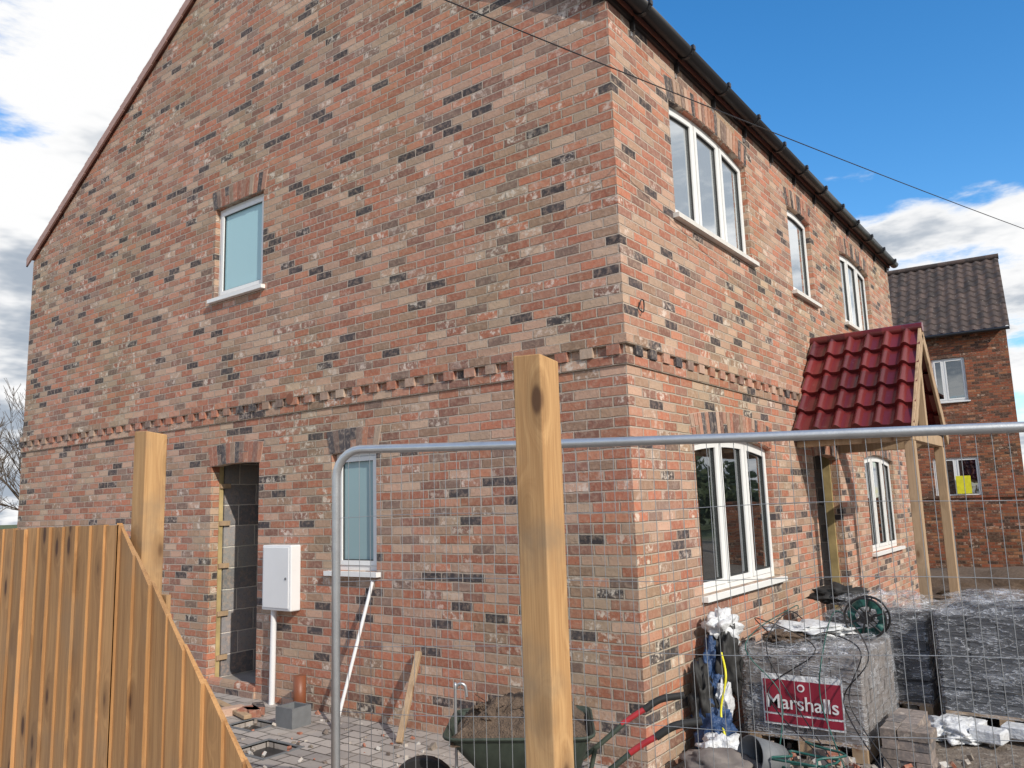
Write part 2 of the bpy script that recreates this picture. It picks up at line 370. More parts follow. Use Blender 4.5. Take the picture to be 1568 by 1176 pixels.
while y<YL:
    for i in range(8):
        t0=math.pi*i/8;t1=math.pi*(i+1)/8
        p=lambda t,r:(GX-r*math.cos(t),GZZ-r*math.sin(t))
        q=[p(t0,.068),p(t1,.068),p(t1,.080),p(t0,.080)]
        a.add([(b[0],y,b[1]) for b in q]+[(b[0],y+.035,b[1]) for b in q],BF)
    a.box(GX+.06,GX+.086,y-.004,y+.039,GZZ-.02,GZZ+.020); a.box(.0,.040,y+.008,y+.027,EZ-.08,EZ+.05)
    a2.box(.001,.012,y+.008,y+.027,EZ-.12,EZ-.08)
    y+=.82
a.out('gutter_brackets',M_BLACK,H); a2.out('bracket_spikes',M_GALV,H)
rx=XL/2
def roofside(name,sgn):
    vs=[];fs=[]; nx=18
    L=abs(rx)+.045
    pts=[]
    for k in range(nx):
        d0=L*k/nx; d1=L*(k+1)/nx
        for d,h in ((d0,.02),(d1,.055)): pts.append((rx+sgn*d, AP+.13-SL*d+h))
    m=len(pts)
    for yy in (-.035,YL+.04):
        for p in pts: vs.append((p[0],yy,p[1]))
        for p in pts: vs.append((p[0],yy,p[1]-.12))
    o=2*m
    for i in range(m-1):
        fs+=[(i,i+1,o+i+1,o+i),(m+i,o+m+i,o+m+i+1,m+i+1),(i,m+i,m+i+1,i+1),(o+i,o+i+1,o+m+i+1,o+m+i)]
    fs+=[(0,o,o+m,m),(m-1,2*m-1,o+2*m-1,o+m-1)]
    return mesh(name,vs,fs,M_ROOF,H)
roofside('roof_slope_front',1); roofside('roof_slope_rear',-1)
a=Acc()
for sgn in (1,-1):
    L=abs(rx)+(.02 if sgn>0 else .10); d=0
    while d<L:
        d1=min(L,d+.33)
        q=[(rx+sgn*d,AP-SL*d-.004),(rx+sgn*d1,AP-SL*d1+.004),(rx+sgn*d1,AP-SL*d1+.125),(rx+sgn*d,AP-SL*d+.112)]
        a.add([(p[0],-.060,p[1]) for p in q]+[(p[0],-.036,p[1]) for p in q],BF); d=d1+.004
a.out('verge_units',M_VERGE,H)
tube('ridge',[(rx,-.05,AP+.16),(rx,YL+.05,AP+.16)],.11,M_VERGE,H)
cyl('waste_pipe_sleeve',(-3.75,-.03,1.13),(-3.75,.02,1.13),.055,.055,M_BROWN,H)
tube('cable_loop',smoothpath([(.01,.22,1.44),(.025,.235,1.50),(.03,.265,1.50),(.03,.27,1.45),(.03,.25,1.41),(.02,.225,1.42),(.01,.22,1.44)]),.005,M_BLACK,H)
mb=empty('meter_box')
box('cabinet',(-4.02,-3.585,-.12,-.001,-.90,-.29),M_WHITEP,mb,.012); box('door',(-3.995,-3.61,-.128,-.1195,-.875,-.31),M_WHITEP,mb,.006)
cyl('lock',(-3.65,-.134,-.6),(-3.65,-.127,-.6),.012,.012,M_GREYP,mb)
tube('duct',[(-3.91,-.06,-.90),(-3.925,-.06,-1.84)],.028,M_WHITEP,mb)
# ---------------------------------------------------------------- PORCH
P=empty('porch'); P.parent=H
pyc=4.64; hw=.97; pz0=.67; pz1=1.80; pfx=1.20
def porchslope(name,sg):
    nu=72; rows=5; nv=6; L=math.hypot(hw,pz1-pz0); dv=Vector((0,sg*hw/L,-(pz1-pz0)/L)); nn=Vector((0,sg*(pz1-pz0)/L,hw/L))
    vs=[];fs=[];org=Vector((0.002,pyc,pz1))
    lines=[]
    for r in range(rows):
        for k in range(nv+1):
            v=(r+k/nv)/rows*L; lines.append((v, .012+.045*(k/nv)))
    lines=[(0,-.04)]+lines+[(L,-.03)]
    for v,h in lines:
        for i in range(nu+1):
            u=i/nu*pfx; ph=(u/.20)%1.0
            roll=.050*math.sin(math.pi*min(1,ph/.5)) if ph<.5 else -.006*math.sin(math.pi*(ph-.5)/.5)
            hh=h+(roll if h>=0 else 0)
            vs.append(org+Vector((u,0,0))+dv*v+nn*hh)
    m=nu+1
    for j in range(len(lines)-1):
        for i in range(nu): fs.append((j*m+i,j*m+i+1,(j+1)*m+i+1,(j+1)*m+i))
    ob=mesh(name,vs,fs,M_REDTILE,P,True)
    e=ob.modifiers.new('e','EDGE_SPLIT'); e.split_angle=math.radians(42)
porchslope('tiles_near',-1); porchslope('tiles_far',1)
tube('ridge_tile',[(0,pyc,pz1+.03),(pfx+.01,pyc,pz1+.03)],.055,M_REDTILE,P)
def beam(name,p0,p1,w,h,mat,par):
    p0=Vector(p0);p1=Vector(p1);d=p1-p0; z=d.normalized(); up=Vector((0,0,1)) if abs(z.z)<.95 else Vector((1,0,0))
    xx=z.cross(up).normalized(); yy=z.cross(xx).normalized()
    M=Matrix.Translation((p0+p1)/2)@Matrix((xx,yy,z)).transposed().to_4x4()
    a=Acc(); a.boxm(M,w,h,d.length); o=a.out(name,mat,par); b=o.modifiers.new('b','BEVEL'); b.width=.004; return o
for s,nm in ((-1,'near'),(1,'far')):
    beam('bargeboard_'+nm,(pfx-.015,pyc+s*.005,pz1-.035),(pfx-.015,pyc+s*(hw+.03),pz0-.06),.03,.14,M_PINE,P)
    beam('plate_'+nm,(.0,pyc+s*(hw-.13),pz0-.07),(pfx-.05,pyc+s*(hw-.13),pz0-.07),.095,.12,M_PINE,P)
    beam('post_'+nm,(pfx-.09,pyc+s*(hw-.13),GZ),(pfx-.09,pyc+s*(hw-.13),pz0-.135),.095,.095,M_PINE,P)
beam('tie_beam',(pfx-.09,pyc-hw+.19,pz0-.07),(pfx-.09,pyc+hw-.19,pz0-.07),.095,.12,M_PINE,P)
beam('king_post',(pfx-.09,pyc,pz0),(pfx-.09,pyc,pz1-.12),.08,.08,M_PINE,P)
box('soffit_near',(.003,pfx-.03,pyc-hw-.0,pyc-hw+.03,pz0-.07,pz0-.03),M_BLACK,P)
# ---------------------------------------------------------------- GROUND
def ground():
    m,g,out=newmat('building_site_dirt'); Pn=g.n('ShaderNodeNewGeometry').outputs['Position']
    c=g.mix(g.noise(Pn,1.2,5),(.12,.09,.068),(.27,.23,.19)); c=g.mix(g.sm(g.noise(Pn,18,5,.7),.5,.7),c,(.35,.32,.28))
    far=g.sm(g.n('ShaderNodeVectorMath',{0:Pn},operation='LENGTH').outputs[1],28,40)
    c=g.mix(far,c,g.mix(g.noise(Pn,.4,4),(.06,.09,.03),(.09,.11,.045)))
    bsdf(g,out,c,1,g.bump(g.noise(Pn,9,5,.7),1,.05)); return m
vs=[];fs=[]
ax=[-900,-200,-80,-40,-20,-12]+[-10+i*.25 for i in range(89)]+[14,18,25,40,80,200,900]
for yy in ax:
    for xx in ax:
        h=0
        if xx>.3 and yy>-1 and xx<11.5 and yy<12: h=.06*mnoise.noise(Vector((xx*1.3,yy*1.3,0)))-.02
        vs.append((xx,yy,GZ-.01+h))
m_=len(ax)
for j in range(m_-1):
    for i in range(m_-1): fs.append((j*m_+i,j*m_+i+1,(j+1)*m_+i+1,(j+1)*m_+i))
mesh('ground',vs,fs,ground(),None,True)
def paving():
    m,g,out=newmat('block_paving'); Pn=g.n('ShaderNodeNewGeometry').outputs['Position']
    wv=g.n('ShaderNodeVectorMath',{0:Pn,1:g.scale(g.n('ShaderNodeTexNoise',{'Vector':Pn,'Scale':3.0,'Detail':2.0}).outputs[1],.03)},operation='ADD').outputs[0]
    b=g.n('ShaderNodeTexBrick',{'Vector':wv,'Color1':(.46,.42,.385,1),'Color2':(.26,.24,.23,1),'Mortar':(.08,.07,.06,1),'Scale':1.0,'Mortar Size':.008,'Brick Width':.21,'Row Height':.14,'Bias':0.0})
    c=g.mix(g.sm(g.noise(Pn,2,5),.42,.70,0,.6),b.outputs[0],(.45,.40,.35)); c=g.mix(g.sm(g.noise(Pn,16,5,.7),.55,.75,0,.7),c,(.13,.10,.08))
    bsdf(g,out,c,.75,g.bump(g.m('SUBTRACT',1.0,b.outputs[1]),.8,.012)); return m
drains=[(-2.92,-2.54,-1.16,-.84),(-3.60,-3.28,-.74,-.50)]
plate('paving',[[(-9,-9),(.6,-9),(.6,-.0),(-9,-.0)]]+[[(d[0],d[2]),(d[1],d[2]),(d[1],d[3]),(d[0],d[3])] for d in drains],-.05,0,lambda u,z,d:(u,z,GZ+.05+d),paving())
GP=GZ+.05
for i,d in enumerate(drains):
    a=Acc(); x0,x1,y0,y1=d
    a.box(x0,x1,y0,y1,GZ+.001,GZ+.003)
    a.out('drain_dark_sheet',M_BLACK)  # thin black sheet; the shade down the hole is put into its colour
    a=Acc(); a.box(x0-.03,x1+.03,y0-.03,y0,GP-.01,GP+.006); a.box(x0-.03,x1+.03,y1,y1+.03,GP-.01,GP+.006); a.box(x0-.03,x0,y0,y1,GP-.01,GP+.006); a.box(x1,x1+.03,y0,y1,GP-.01,GP+.006)
    a.out('drain_frame',M_GREYP)
gb=empty('gully_hopper')
cyl('soil_pipe_stub',(-3.38,-.17,GP-.02),(-3.39,-.16,GP+.33),.057,.057,M_BROWN,None)
a=Acc(); x0,y0=-3.12,-.44
for q in ((x0-.11,x0-.09,y0-.1,y0+.1),(x0+.09,x0+.11,y0-.1,y0+.1),(x0-.09,x0+.09,y0-.1,y0-.08),(x0-.09,x0+.09,y0+.08,y0+.1)): a.box(*q,GP,GP+.16)
a.out('walls',M_GREYP,gb); box('base',(x0-.09,x0+.09,y0-.08,y0+.08,GP+.02,GP+.05),M_BLACK,gb)
tube('leaning_white_pipe',[(-2.65,-.39,GP),(-2.59,-.02,-.60)],.015,M_WHITEP)
beam('leaning_timber_batten',(-1.93,-.38,GP+.01),(-2.04,-.03,-1.15),.05,.035,M_PINE,None)
tube('marker_stake',smoothpath([(-.337,-1.545,GP),(-.337,-1.545,-1.02),(-.335,-1.54,-.97),(-.31,-1.53,-.95),(-.29,-1.515,-.965),(-.285,-1.51,-1.02)]),.008,M_GALV)

# ---------------------------------------------------------------- TIMBER FENCE
F=empty('wooden_fence')
def ftop(x): return -.02-.012*max(0,-.79-x) if x<-.79 else -.02-.9*(x+.79)
a=Acc(); x=-4.2
while x<1.15:
    x1=x+.145; yf=-3.215+random.uniform(-.003,.003)
    for (p,q) in ([(x,x1)] if not (x<-.79<x1) else [(x,-.79),(-.79,x1)]):
        z0=GZ+.03; j=random.uniform(-.006,.006)
        t0=max(z0+.01,ftop(p+1e-6)+j); t1=max(z0+.01,ftop(q-1e-6)+j)
        V=[(p,yf,z0),(q,yf-.014,z0),(q,yf+.010,z0),(p,yf+.012,z0),(p,yf,t0),(q,yf-.014,t1),(q,yf+.010,t1),(p,yf+.012,t0)]
        a.add(V,BF)
    x+=.131
a.out('boards',M_FENCE,F)
for k,zz in enumerate((-.35,-1.0,-1.6)):
    xe={0:-.45,1:.25,2:.9}[k]
    a=Acc(); a.box(-4.2,xe,-3.19,-3.171,zz-.04,zz+.04); a.out('rail_%d'%k,M_POST,F)
def fpost(x,y,z1,w=.1):
    vs=bv(x-w/2,x+w/2,y-w/2,y+w/2,GZ-.2,z1); ob=mesh('fence_post',vs,BF,M_POST)
    v2=ob.data.vertices; v2[5].co.z-=.006; v2[6].co.z-=.018; v2[4].co.z-=.001
    b=ob.modifiers.new('b','BEVEL'); b.width=.004; b.segments=2; return ob
fpost(1.321,-3.05,.455); fpost(-.749,-3.115,.389)
# ---------------------------------------------------------------- SECURITY FENCE
S=empty('security_fence_panel')
A=Vector((-.094,-2.606,0)); B_=Vector((2.463,-1.713,0)); dr=(B_-A).normalized(); ztl=.276; ztr=.226; LP=3.45
def sp(t,z):
    p=A+dr*t; return (p.x,p.y,z)
def zt(t): return ztl+(ztr-ztl)*t/2.7
path=[sp(0,GZ+.05),sp(0,zt(0)-.12)]
for k in range(1,7):
    an=math.pi/2*k/6; path.append(sp(.12*(1-math.cos(an)),zt(0)-.12+.12*math.sin(an)))
path+= [sp(.9,zt(.9)-.004),sp(1.8,zt(1.8)-.006),sp(LP-.12,zt(LP))]
for k in range(1,7):
    an=math.pi/2*k/6; path.append(sp(LP-.12+.12*math.sin(an),zt(LP)-.12+.12*math.cos(an)))
path.append(sp(LP,GZ+.05))
tube('tube_frame',path,.019,M_GALV,S,res=6)
tube('bottom_rail',[sp(.02,GZ+.20),sp(LP-.02,GZ+.20)],.016,M_GALV,S)
wires=[]; t=.06
while t<LP-.04:
    w=.005*math.sin(t*9); wires.append([sp(t,GZ+.21),sp(t+w,-.9),sp(t+w*.5,zt(t)-(.0 if t>.1 else .05))]); t+=.052
z=zt(0)-.30
while z>GZ+.25:
    q=[]
    for k in range(24):
        tt=LP*k/23; p=Vector(sp(tt,z+.008*math.sin(tt*4+z*3))); q.append(tuple(p+Vector((.0,-.004,0))))
    wires.append(q); z-=.27
tube('mesh_wires',wires,.0013,M_WIRE,S,res=0)
a=Acc(); a.box(A.x-.12,A.x+.12,A.y-.32,A.y+.32,GP,GP+.13); o=a.out('foot_block',M_RUB,S)
o.modifiers.new('b','BEVEL').width=.03
# ---------------------------------------------------------------- WHEELBARROW
WBR=empty('wheelbarrow'); WBR.location=(-.10,-1.20,GP); WBR.rotation_euler=(0,0,math.atan2(.55,.83))
top=[(-.42,-.30),(.34,-.32),(.34,.32),(-.42,.30)]; bot=[(-.18,-.18),(.24,-.21),(.24,.21),(-.18,.18)]
def rounded(poly,r,n=5):
    out=[]; N=len(poly)
    for i in range(N):
        p=Vector(poly[i]);a_=Vector(poly[i-1]);b_=Vector(poly[(i+1)%N]); da=(a_-p).normalized()*r; db=(b_-p).normalized()*r
        for k in range(n+1):
            t=k/n; out.append((p+da)*(1-t)**2+p*2*t*(1-t)+(p+db)*t*t)
    return out
R1=rounded(top,.10);R2=rounded(bot,.07);n=len(R1); vs=[];fs=[]
zr=.575
for R,z,s in [(R1,zr-.012,1.07),(R1,zr,1.05),(R1,zr-.01,1.0),(R1,zr-.03,.985),(R2,.27,1.0)]:
    for p in R: vs.append((p.x*s,p.y*s,z))
for j in range(4):
    for i in range(n): fs.append((j*n+i,j*n+(i+1)%n,(j+1)*n+(i+1)%n,(j+1)*n+i))
fs.append(tuple(range(4*n,5*n)))
o=mesh('tub',vs,fs,M_TUB,WBR,True); o.modifiers.new('s','SOLIDIFY').thickness=.006
rim=[(p.x*1.06,p.y*1.06,zr-.004) for p in R1]; tube('rolled_rim',rim,.008,M_TUB,WBR,cyc=True)
vs=[];fs=[];NN=46
for j in range(NN+1):
    for i in range(NN+1):
        u=i/NN*2-1;v=j/NN*2-1; x=-.04+u*.37; y=v*.29; r=max(abs(u),abs(v))**2
        f=mnoise.fractal(Vector((x*7,y*7,1)),1.0,2.0,5)
        vs.append((x,y,zr-.045+.18*(1-r)+.07*f*(1-r*.6)))
for j in range(NN):
    for i in range(NN): fs.append((j*(NN+1)+i,j*(NN+1)+i+1,(j+1)*(NN+1)+i+1,(j+1)*(NN+1)+i))
mesh('soil_load',vs,fs,M_SOIL,WBR)
a=Acc()
for i in range(60):
    u=random.uniform(-.3,.24);v=random.uniform(-.2,.2); s=random.uniform(.008,.022)
    M=Matrix.Translation((u,v,zr+.085+.03*random.random()-.3*(u*u+v*v)))@Matrix.Rotation(random.uniform(0,6),4,Vector((random.random(),random.random(),.3)).normalized())
    a.boxm(M,s*2,s*1.3,s)
for i in range(26):
    u=random.uniform(-.3,.24);v=random.uniform(-.2,.2)
    M=Matrix.Translation((u,v,zr+.12))@Matrix.Rotation(random.uniform(-1.2,1.2),4,'X')@Matrix.Rotation(random.uniform(-1.2,1.2),4,'Y')
    a.boxm(M,.003,.003,.12)
a.out('clods_and_twigs',M_SOIL,WBR)
for s in (-1,1):
    tube('frame_%d'%s,smoothpath([(-.60,s*.06,.20),(-.25,s*.16,.24),(.20,s*.24,.26),(.56,s*.275,.49)]),.015,M_TUB,WBR)
    tube('handle_%d'%s,smoothpath([(.54,s*.275,.48),(.63,s*.28,.535),(.70,s*.285,.57)]),.0165,M_RED,WBR)
    tube('grip_%d'%s,smoothpath([(.68,s*.285,.56),(.78,s*.29,.615),(.92,s*.29,.635)]),.021,M_RUB,WBR)
    tube('leg_%d'%s,smoothpath([(.10,s*.23,.26),(.20,s*.25,.02),(.28,s*.25,.02),(.38,s*.25,.36)]),.014,M_TUB,WBR)
cyl('tyre',(-.60,-.045,.20),(-.60,.045,.20),.195,.195,M_RUB,WBR); cyl('hub',(-.60,-.06,.20),(-.60,.06,.20),.09,.09,M_GREYP,WBR)

# ---------------------------------------------------------------- PAVING PACKS
def pack(x0,x1,y0,y1,h,mat,label,amp=.012):
    e=empty('paving_block_pack'); a=Acc()
    for k in range(5):
        yy=y0+(y1-y0)*k/4; a.box(x0,x1,yy-.05 if k else yy,yy+.05 if k<4 else yy,GZ+.10,GZ+.12)
    for k in range(3):
        xx=x0+(x1-x0-.1)*k/2; a.box(xx,xx+.1,y0,y1,GZ,GZ+.098)
    a.out('timber_pallet',M_PINE,e)
    a=Acc(); nx=int((x1-x0)/.205); ny=int((y1-y0)/.105); nz=int((h-.12)/.083)
    r=lambda:random.uniform(-.004,.004)
    for k in range(nz):
        for i in range(nx):
            for j in range(ny):
                if 0<i<nx-1 and 0<j<ny-1 and k<nz-1: continue
                X=x0+.01+i*(x1-x0)/nx+r(); Y=y0+.01+j*(y1-y0)/ny+r(); Z=GZ+.12+k*.083
                if k==nz-1 and random.random()<.06: continue
                a.box(X,X+(x1-x0)/nx-.012,Y,Y+(y1-y0)/ny-.010,Z,Z+.077)
    a.out('blocks',mat,e)
    vs=[];fs=[];zt_=GZ+.12+nz*.083+.012; N=26
    ring=[]
    for i in range(N): ring.append((x0-.012+(x1-x0+.024)*i/N,y0-.012))
    for i in range(N): ring.append((x1+.012,y0-.012+(y1-y0+.024)*i/N))
    for i in range(N): ring.append((x1+.012-(x1-x0+.024)*i/N,y1+.012))
    for i in range(N): ring.append((x0-.012,y1+.012-(y1-y0+.024)*i/N))
    m=len(ring); cx=(x0+x1)/2;cy=(y0+y1)/2
    lv=[(GZ+.10+ (zt_-GZ-.10)*k/20,1.0) for k in range(21)]+[(zt_+.01,.92),(zt_+.012,.8),(zt_+.012,.6),(zt_+.01,.4),(zt_+.01,.2)]
    for z_,s in lv:
        for p in ring:
            q=Vector(((p[0]-cx)*s+cx,(p[1]-cy)*s+cy,z_)); nn=mnoise.noise(Vector((q.x*4,q.y*4,q.z*9)))*amp+.007
            if s<1: nn=abs(mnoise.noise(q*8))*.06
            d=Vector((q.x-cx,q.y-cy,0)).normalized() if s==1 else Vector((0,0,1)); q+=d*abs(nn); vs.append(q)
    for j in range(len(lv)-1):
        for i in range(m): fs.append((j*m+i,j*m+(i+1)%m,(j+1)*m+(i+1)%m,(j+1)*m+i))
    mesh('polythene_wrap',vs,fs,M_WRAP,e,True)
    tube('strapping',[[(x0-.022,y0-.022,GZ+.3),(x1+.022,y0-.022,GZ+.3),(x1+.022,y1+.02,GZ+.3)]] if not label else [[(x0+.06,y0-.02,GZ+.12),(x0+.06,y0-.02,zt_+.02),(x0+.06,y1,zt_+.02)]],.004,M_BLACK,e)
    if label:
        lx0,lx1=x0+.16,x1-.13; zc=GZ+.37
        def pan(nm,z0,z1,d,mat,xa,xb):
            vs=[];fs=[];K=16
            for i in range(K+1):
                xx=xa+(xb-xa)*i/K; yy=y0-d-.004*math.sin(i*1.1)
                vs+=[(xx,yy,z0),(xx,yy,z1)]
            for i in range(K): fs.append((2*i,2*i+2,2*i+3,2*i+1))
            mesh(nm,vs,fs,mat,e,True)
        pan('label_white',zc-.17,zc+.185,.036,M_WHITEB,lx0-.012,lx1+.012)
        pan('label_red',zc-.085,zc+.145,.040,M_LABEL,lx0,lx1); pan('label_stripe',zc-.155,zc-.10,.040,M_LABEL,lx0,lx1)
        cu=bpy.data.curves.new('label_text','FONT'); cu.body='Marshalls'; cu.size=.138; cu.offset=.001; cu.extrude=.001; cu.align_x='CENTER'
        t=bpy.data.objects.new('label_text',cu); COL.objects.link(t); t.location=((lx0+lx1)/2,y0-.048,zc-.052); t.rotation_euler=(math.pi/2,0,0); cu.materials.append(M_WHITEP); t.parent=e
        cyl('label_emblem',((lx0+lx1)/2,y0-.048,zc+.10),((lx0+lx1)/2,y0-.044,zc+.10),.026,.026,M_WHITEP,e)
        cyl('label_emblem_center',((lx0+lx1)/2,y0-.050,zc+.10),((lx0+lx1)/2,y0-.0481,zc+.10),.016,.016,M_LABEL,e)
    return e
pack(.29,1.13,1.05,2.05,.72,M_GRYBLOCK,True)
pack(1.42,2.25,2.35,3.3,.95,M_BLKBLOCK,False)
pack(.5,1.3,2.5,3.3,.85,M_BLKBLOCK,False)
pack(2.35,3.2,2.6,3.5,.85,M_BLKBLOCK,False)
a=Acc()
for i in range(28):
    k=i%4; a.boxm(Matrix.Translation((1.27+.105*(i//12)+random.uniform(-.01,.01),1.15+.215*((i//4)%3)+random.uniform(-.01,.01),GZ+.03+.065*k))@Matrix.Rotation(random.uniform(-.06,.06)+math.pi/2,4,'Z'),.2,.1,.06,random.choice([(.2,.17,.15),(.26,.22,.2),(.15,.14,.14)]))
a.out('loose_block_stack',M_UNIT,None,col=True)
a=Acc()
for (x,y,w) in ((1.55,2.22,.3),(1.95,2.20,.26),(1.75,2.0,.22)):
    a.boxm(Matrix.Translation((x,y,GZ+.06))@Matrix.Rotation(random.uniform(-.3,.3),4,'Z'),w,.16,.09)
a.out('polystyrene_offcuts',M_WHITEB).modifiers.new('b','BEVEL').width=.01
def lump(name,c,s,mat,seed=0,amp=.35,fr=2.2,sub=4):
    bm=bmesh.new(); bmesh.ops.create_icosphere(bm,subdivisions=sub,radius=1)
    for v in bm.verts:
        n=v.co.copy(); k=1+amp*mnoise.fractal(n*fr+Vector((seed,seed,0)),1.0,2.0,5)+.14*abs(mnoise.noise(n*6+Vector((seed,0,0))))
        v.co=Vector((n.x*s[0]*k,n.y*s[1]*k,n.z*s[2]*k))+Vector(c)
        if v.co.z<GZ+.0: v.co.z=GZ+.0
    me=bpy.data.meshes.new(name); bm.to_mesh(me); bm.free(); me.materials.append(mat)
    for p in me.polygons: p.use_smooth=True
    o=bpy.data.objects.new(name,me); COL.objects.link(o); return o
lump('blue_bag',(.13,.84,-1.36),(.09,.12,.26),M_BLUEB,3,.7)
lump('blue_bag',(.20,.66,-1.64),(.13,.12,.17),M_BLUEB,5,.6)
lump('dark_jacket',(.22,.92,-1.2),(.09,.12,.24),M_RUB,6,.7)
lump('dark_jacket',(.13,.66,-1.42),(.07,.10,.2),M_RUB,33,.7)
lump('white_bag',(.17,1.0,-.95),(.11,.17,.12),M_WHITEB,8,.6)
lump('white_bag',(.30,.50,-1.70),(.12,.12,.09),M_WHITEB,11,.6)
lump('white_bag',(.24,.78,-1.45),(.05,.08,.13),M_WHITEB,31,.6)
lump('cement_bag',(.42,.26,-1.72),(.25,.16,.09),M_GRYBLOCK,13,.3)
lump('polythene_sheet',(.58,1.80,-1.05),(.30,.28,.05),M_WHITEB,15,.6,3)
lump('polythene_sheet',(.80,1.35,-1.09),(.26,.26,.035),M_WRAP,16,.6,3)
lump('sacking',(.50,1.45,-1.07),(.16,.22,.04),M_SOIL,26,.5,3)
lump('polythene_sheet',(.95,2.8,-.93),(.36,.35,.08),M_WRAP,17,.6,3)
lump('polythene_sheet',(1.85,2.8,-.86),(.36,.35,.05),M_WRAP,19,.6,3)
lump('polythene_sheet',(1.50,2.1,GZ+.04),(.2,.25,.08),M_WHITEB,29,.6,3)
lump('rubble_sack',(.55,2.9,-.90),(.22,.2,.08),M_RUB,23,.5)
lump('dirt_heap',(.9,12.2,GZ),(1.9,1.2,.42),M_SOIL,21,.3)
lump('dirt_heap',(2.6,6.2,GZ),(.9,1.1,.28),M_SOIL,24,.3)
hr=empty('hose_reel'); cxr,cyr,czr=1.0,1.92,-.955
coil=[]
for i in range(240):
    t=i*2*math.pi/24; r=.095+.045*((i//24)/10); coil.append((cxr+r*math.cos(t),cyr-.05+.10*((i*7)%24)/24*.9,czr+r*math.sin(t)))
tube('hose_coil',coil,.010,M_HOSE,hr,res=2)
for s in (-.065,.065):
    tube('rim',[(cxr+.155*math.cos(k*math.pi/16),cyr+s,czr+.155*math.sin(k*math.pi/16)) for k in range(32)],.009,M_BLACK,hr,cyc=True)
    for k in range(3):
        an=k*math.pi/3+.3; tube('spoke',[(cxr+.15*math.cos(an),cyr+s,czr+.15*math.sin(an)),(cxr-.15*math.cos(an),cyr+s,czr-.15*math.sin(an))],.007,M_BLACK,hr)
cyl('hub',(cxr,cyr-.07,czr),(cxr,cyr+.07,czr),.045,.045,M_BLACK,hr)
hose=[]
for i in range(70):
    t=i*.3; r=.17+.02*math.sin(i*1.3); hose.append((.95+r*math.cos(t)+.05*math.sin(i),.32+r*math.sin(t),GZ+.03+.0032*i))
tube('garden_hose',hose,.008,M_HOSE)
tube('strap',smoothpath([(.25,.75,-1.1),(.31,.66,-1.25),(.28,.60,-1.5),(.4,.45,-1.75)]),.008,M_YB)
for i in range(6):
    r=random.uniform; st=(r(.2,1.2),r(1.1,2.8),-1.02)
    tube('loose_cable',smoothpath([st,(st[0]+r(-.3,.4),st[1]+r(-.3,.2),-.96+r(-.04,.08)),(st[0]+r(0,.5),1.02,-1.07),(st[0]+r(.1,.5),.93,-1.4),(st[0]+r(.1,.7),r(.3,.9),GZ+.05)]),.0045,random.choice([M_BLACK,M_HOSE,M_BLACK]))
bk2=empty('grey_bucket'); o=cyl('body',(.74,.42,GZ+.13),(.62,.22,GZ+.19),.10,.13,M_GREYP,bk2,caps=False); o.modifiers.new('s','SOLIDIFY').thickness=.006
cyl('base',(.74,.42,GZ+.13),(.742,.423,GZ+.131),.10,.10,M_GREYP,bk2)
a=Acc()
for i in range(1500):
    x=random.uniform(.3,4.5); y=random.uniform(-.6,9); zb=GZ
    if i<520: x=random.uniform(.1,1.6); y=random.uniform(-.5,1.0)
    elif i<760: x=random.uniform(-3.8,.4); y=random.uniform(-1.6,-.05); zb=GP
    s=random.uniform(.010,.045)*(1 if random.random()<.9 else 1.9)*(.45 if zb==GP else 1)
    M=Matrix.Translation((x,y,zb+s*.3))@Matrix.Rotation(random.uniform(0,6.28),4,Vector((random.random(),random.random(),random.random()+.1)).normalized())
    c=random.choice([(.35,.32,.29),(.22,.19,.16),(.45,.42,.38),(.36,.13,.08),(.5,.49,.47),(.12,.1,.09),(.3,.27,.24)])
    a.boxm(M,s*2,s*random.uniform(1,1.7),s,c)
for i in range(5):
    M=Matrix.Translation((random.uniform(-4.2,-3.6),random.uniform(-.7,-.3),GP+.033))@Matrix.Rotation(random.uniform(0,3),4,'Z'); a.boxm(M,.215,.10,.065,rc())
a.out('rubble',M_UNIT,None,col=True)
beam('timber_offcut',(-4.9,-.22,GP+.03),(-3.6,-.55,GP+.03),.07,.035,M_PINE,None)
beam('timber_offcut',(1.3,.2,GZ+.03),(2.3,1.2,GZ+.05),.09,.04,M_PINE,None)
# ---------------------------------------------------------------- overhead cable
A_=Vector((0,-1.89,2.83)); B2=Vector((2.22,5.39,2.92)); q=[]
for i in range(41):
    t=-1.6+4.2*i/40; p=A_+(B2-A_)*t; p.z+= .10*(t-.5)**2-.025; q.append(tuple(p))
tube('overhead_cable',q,.004,M_BLACK)
# ---------------------------------------------------------------- NEIGHBOUR
N_=empty('neighbouring_brick_house')
WN=lambda u,z,d:(u,22-d,z)
nu=(-1.30,-.43,2.72,4.02); nl=(-1.56,-.36,-.12,1.05)
rect=lambda q:[(q[0],q[2]),(q[1],q[2]),(q[1],q[3]),(q[0],q[3])]
plate('front_wall',[[(-9,GZ-.3),(.72,GZ-.3),(.72,4.85),(-9,4.85)],rect(nu),rect(nl)],-.1,0,WN,M_OLD,N_)
WNE=lambda u,z,d:(.72-.1+d+.001,u,z)
plate('end_wall',[[(22.1,GZ-.3),(28,GZ-.3),(28,4.8),(25,7.4),(22.1,4.85)]],0,.1,WNE,M_OLD,N_)
box('dark_interior_sheet',(-8.8,.5,22.8,22.9,GZ,4.7),M_GASK,N_)  # near-black sheet behind the panes; its colour stands in for unlit rooms
window('upper_window',*nu,.0,WN,N_,2,M_GLASSD,splits=[0,.35,1]); window('ground_window',*nl,.0,WN,N_,2,M_GLASSD)
box('yellow_jacket_in_window',(-1.00,-.62,21.955,21.965,-.02,.50),M_YB,N_,.01)  # high-vis jacket, built as a flat yellow panel in front of the glass
vs=[];fs=[]; nrow=13; nxx=280
lines=[]
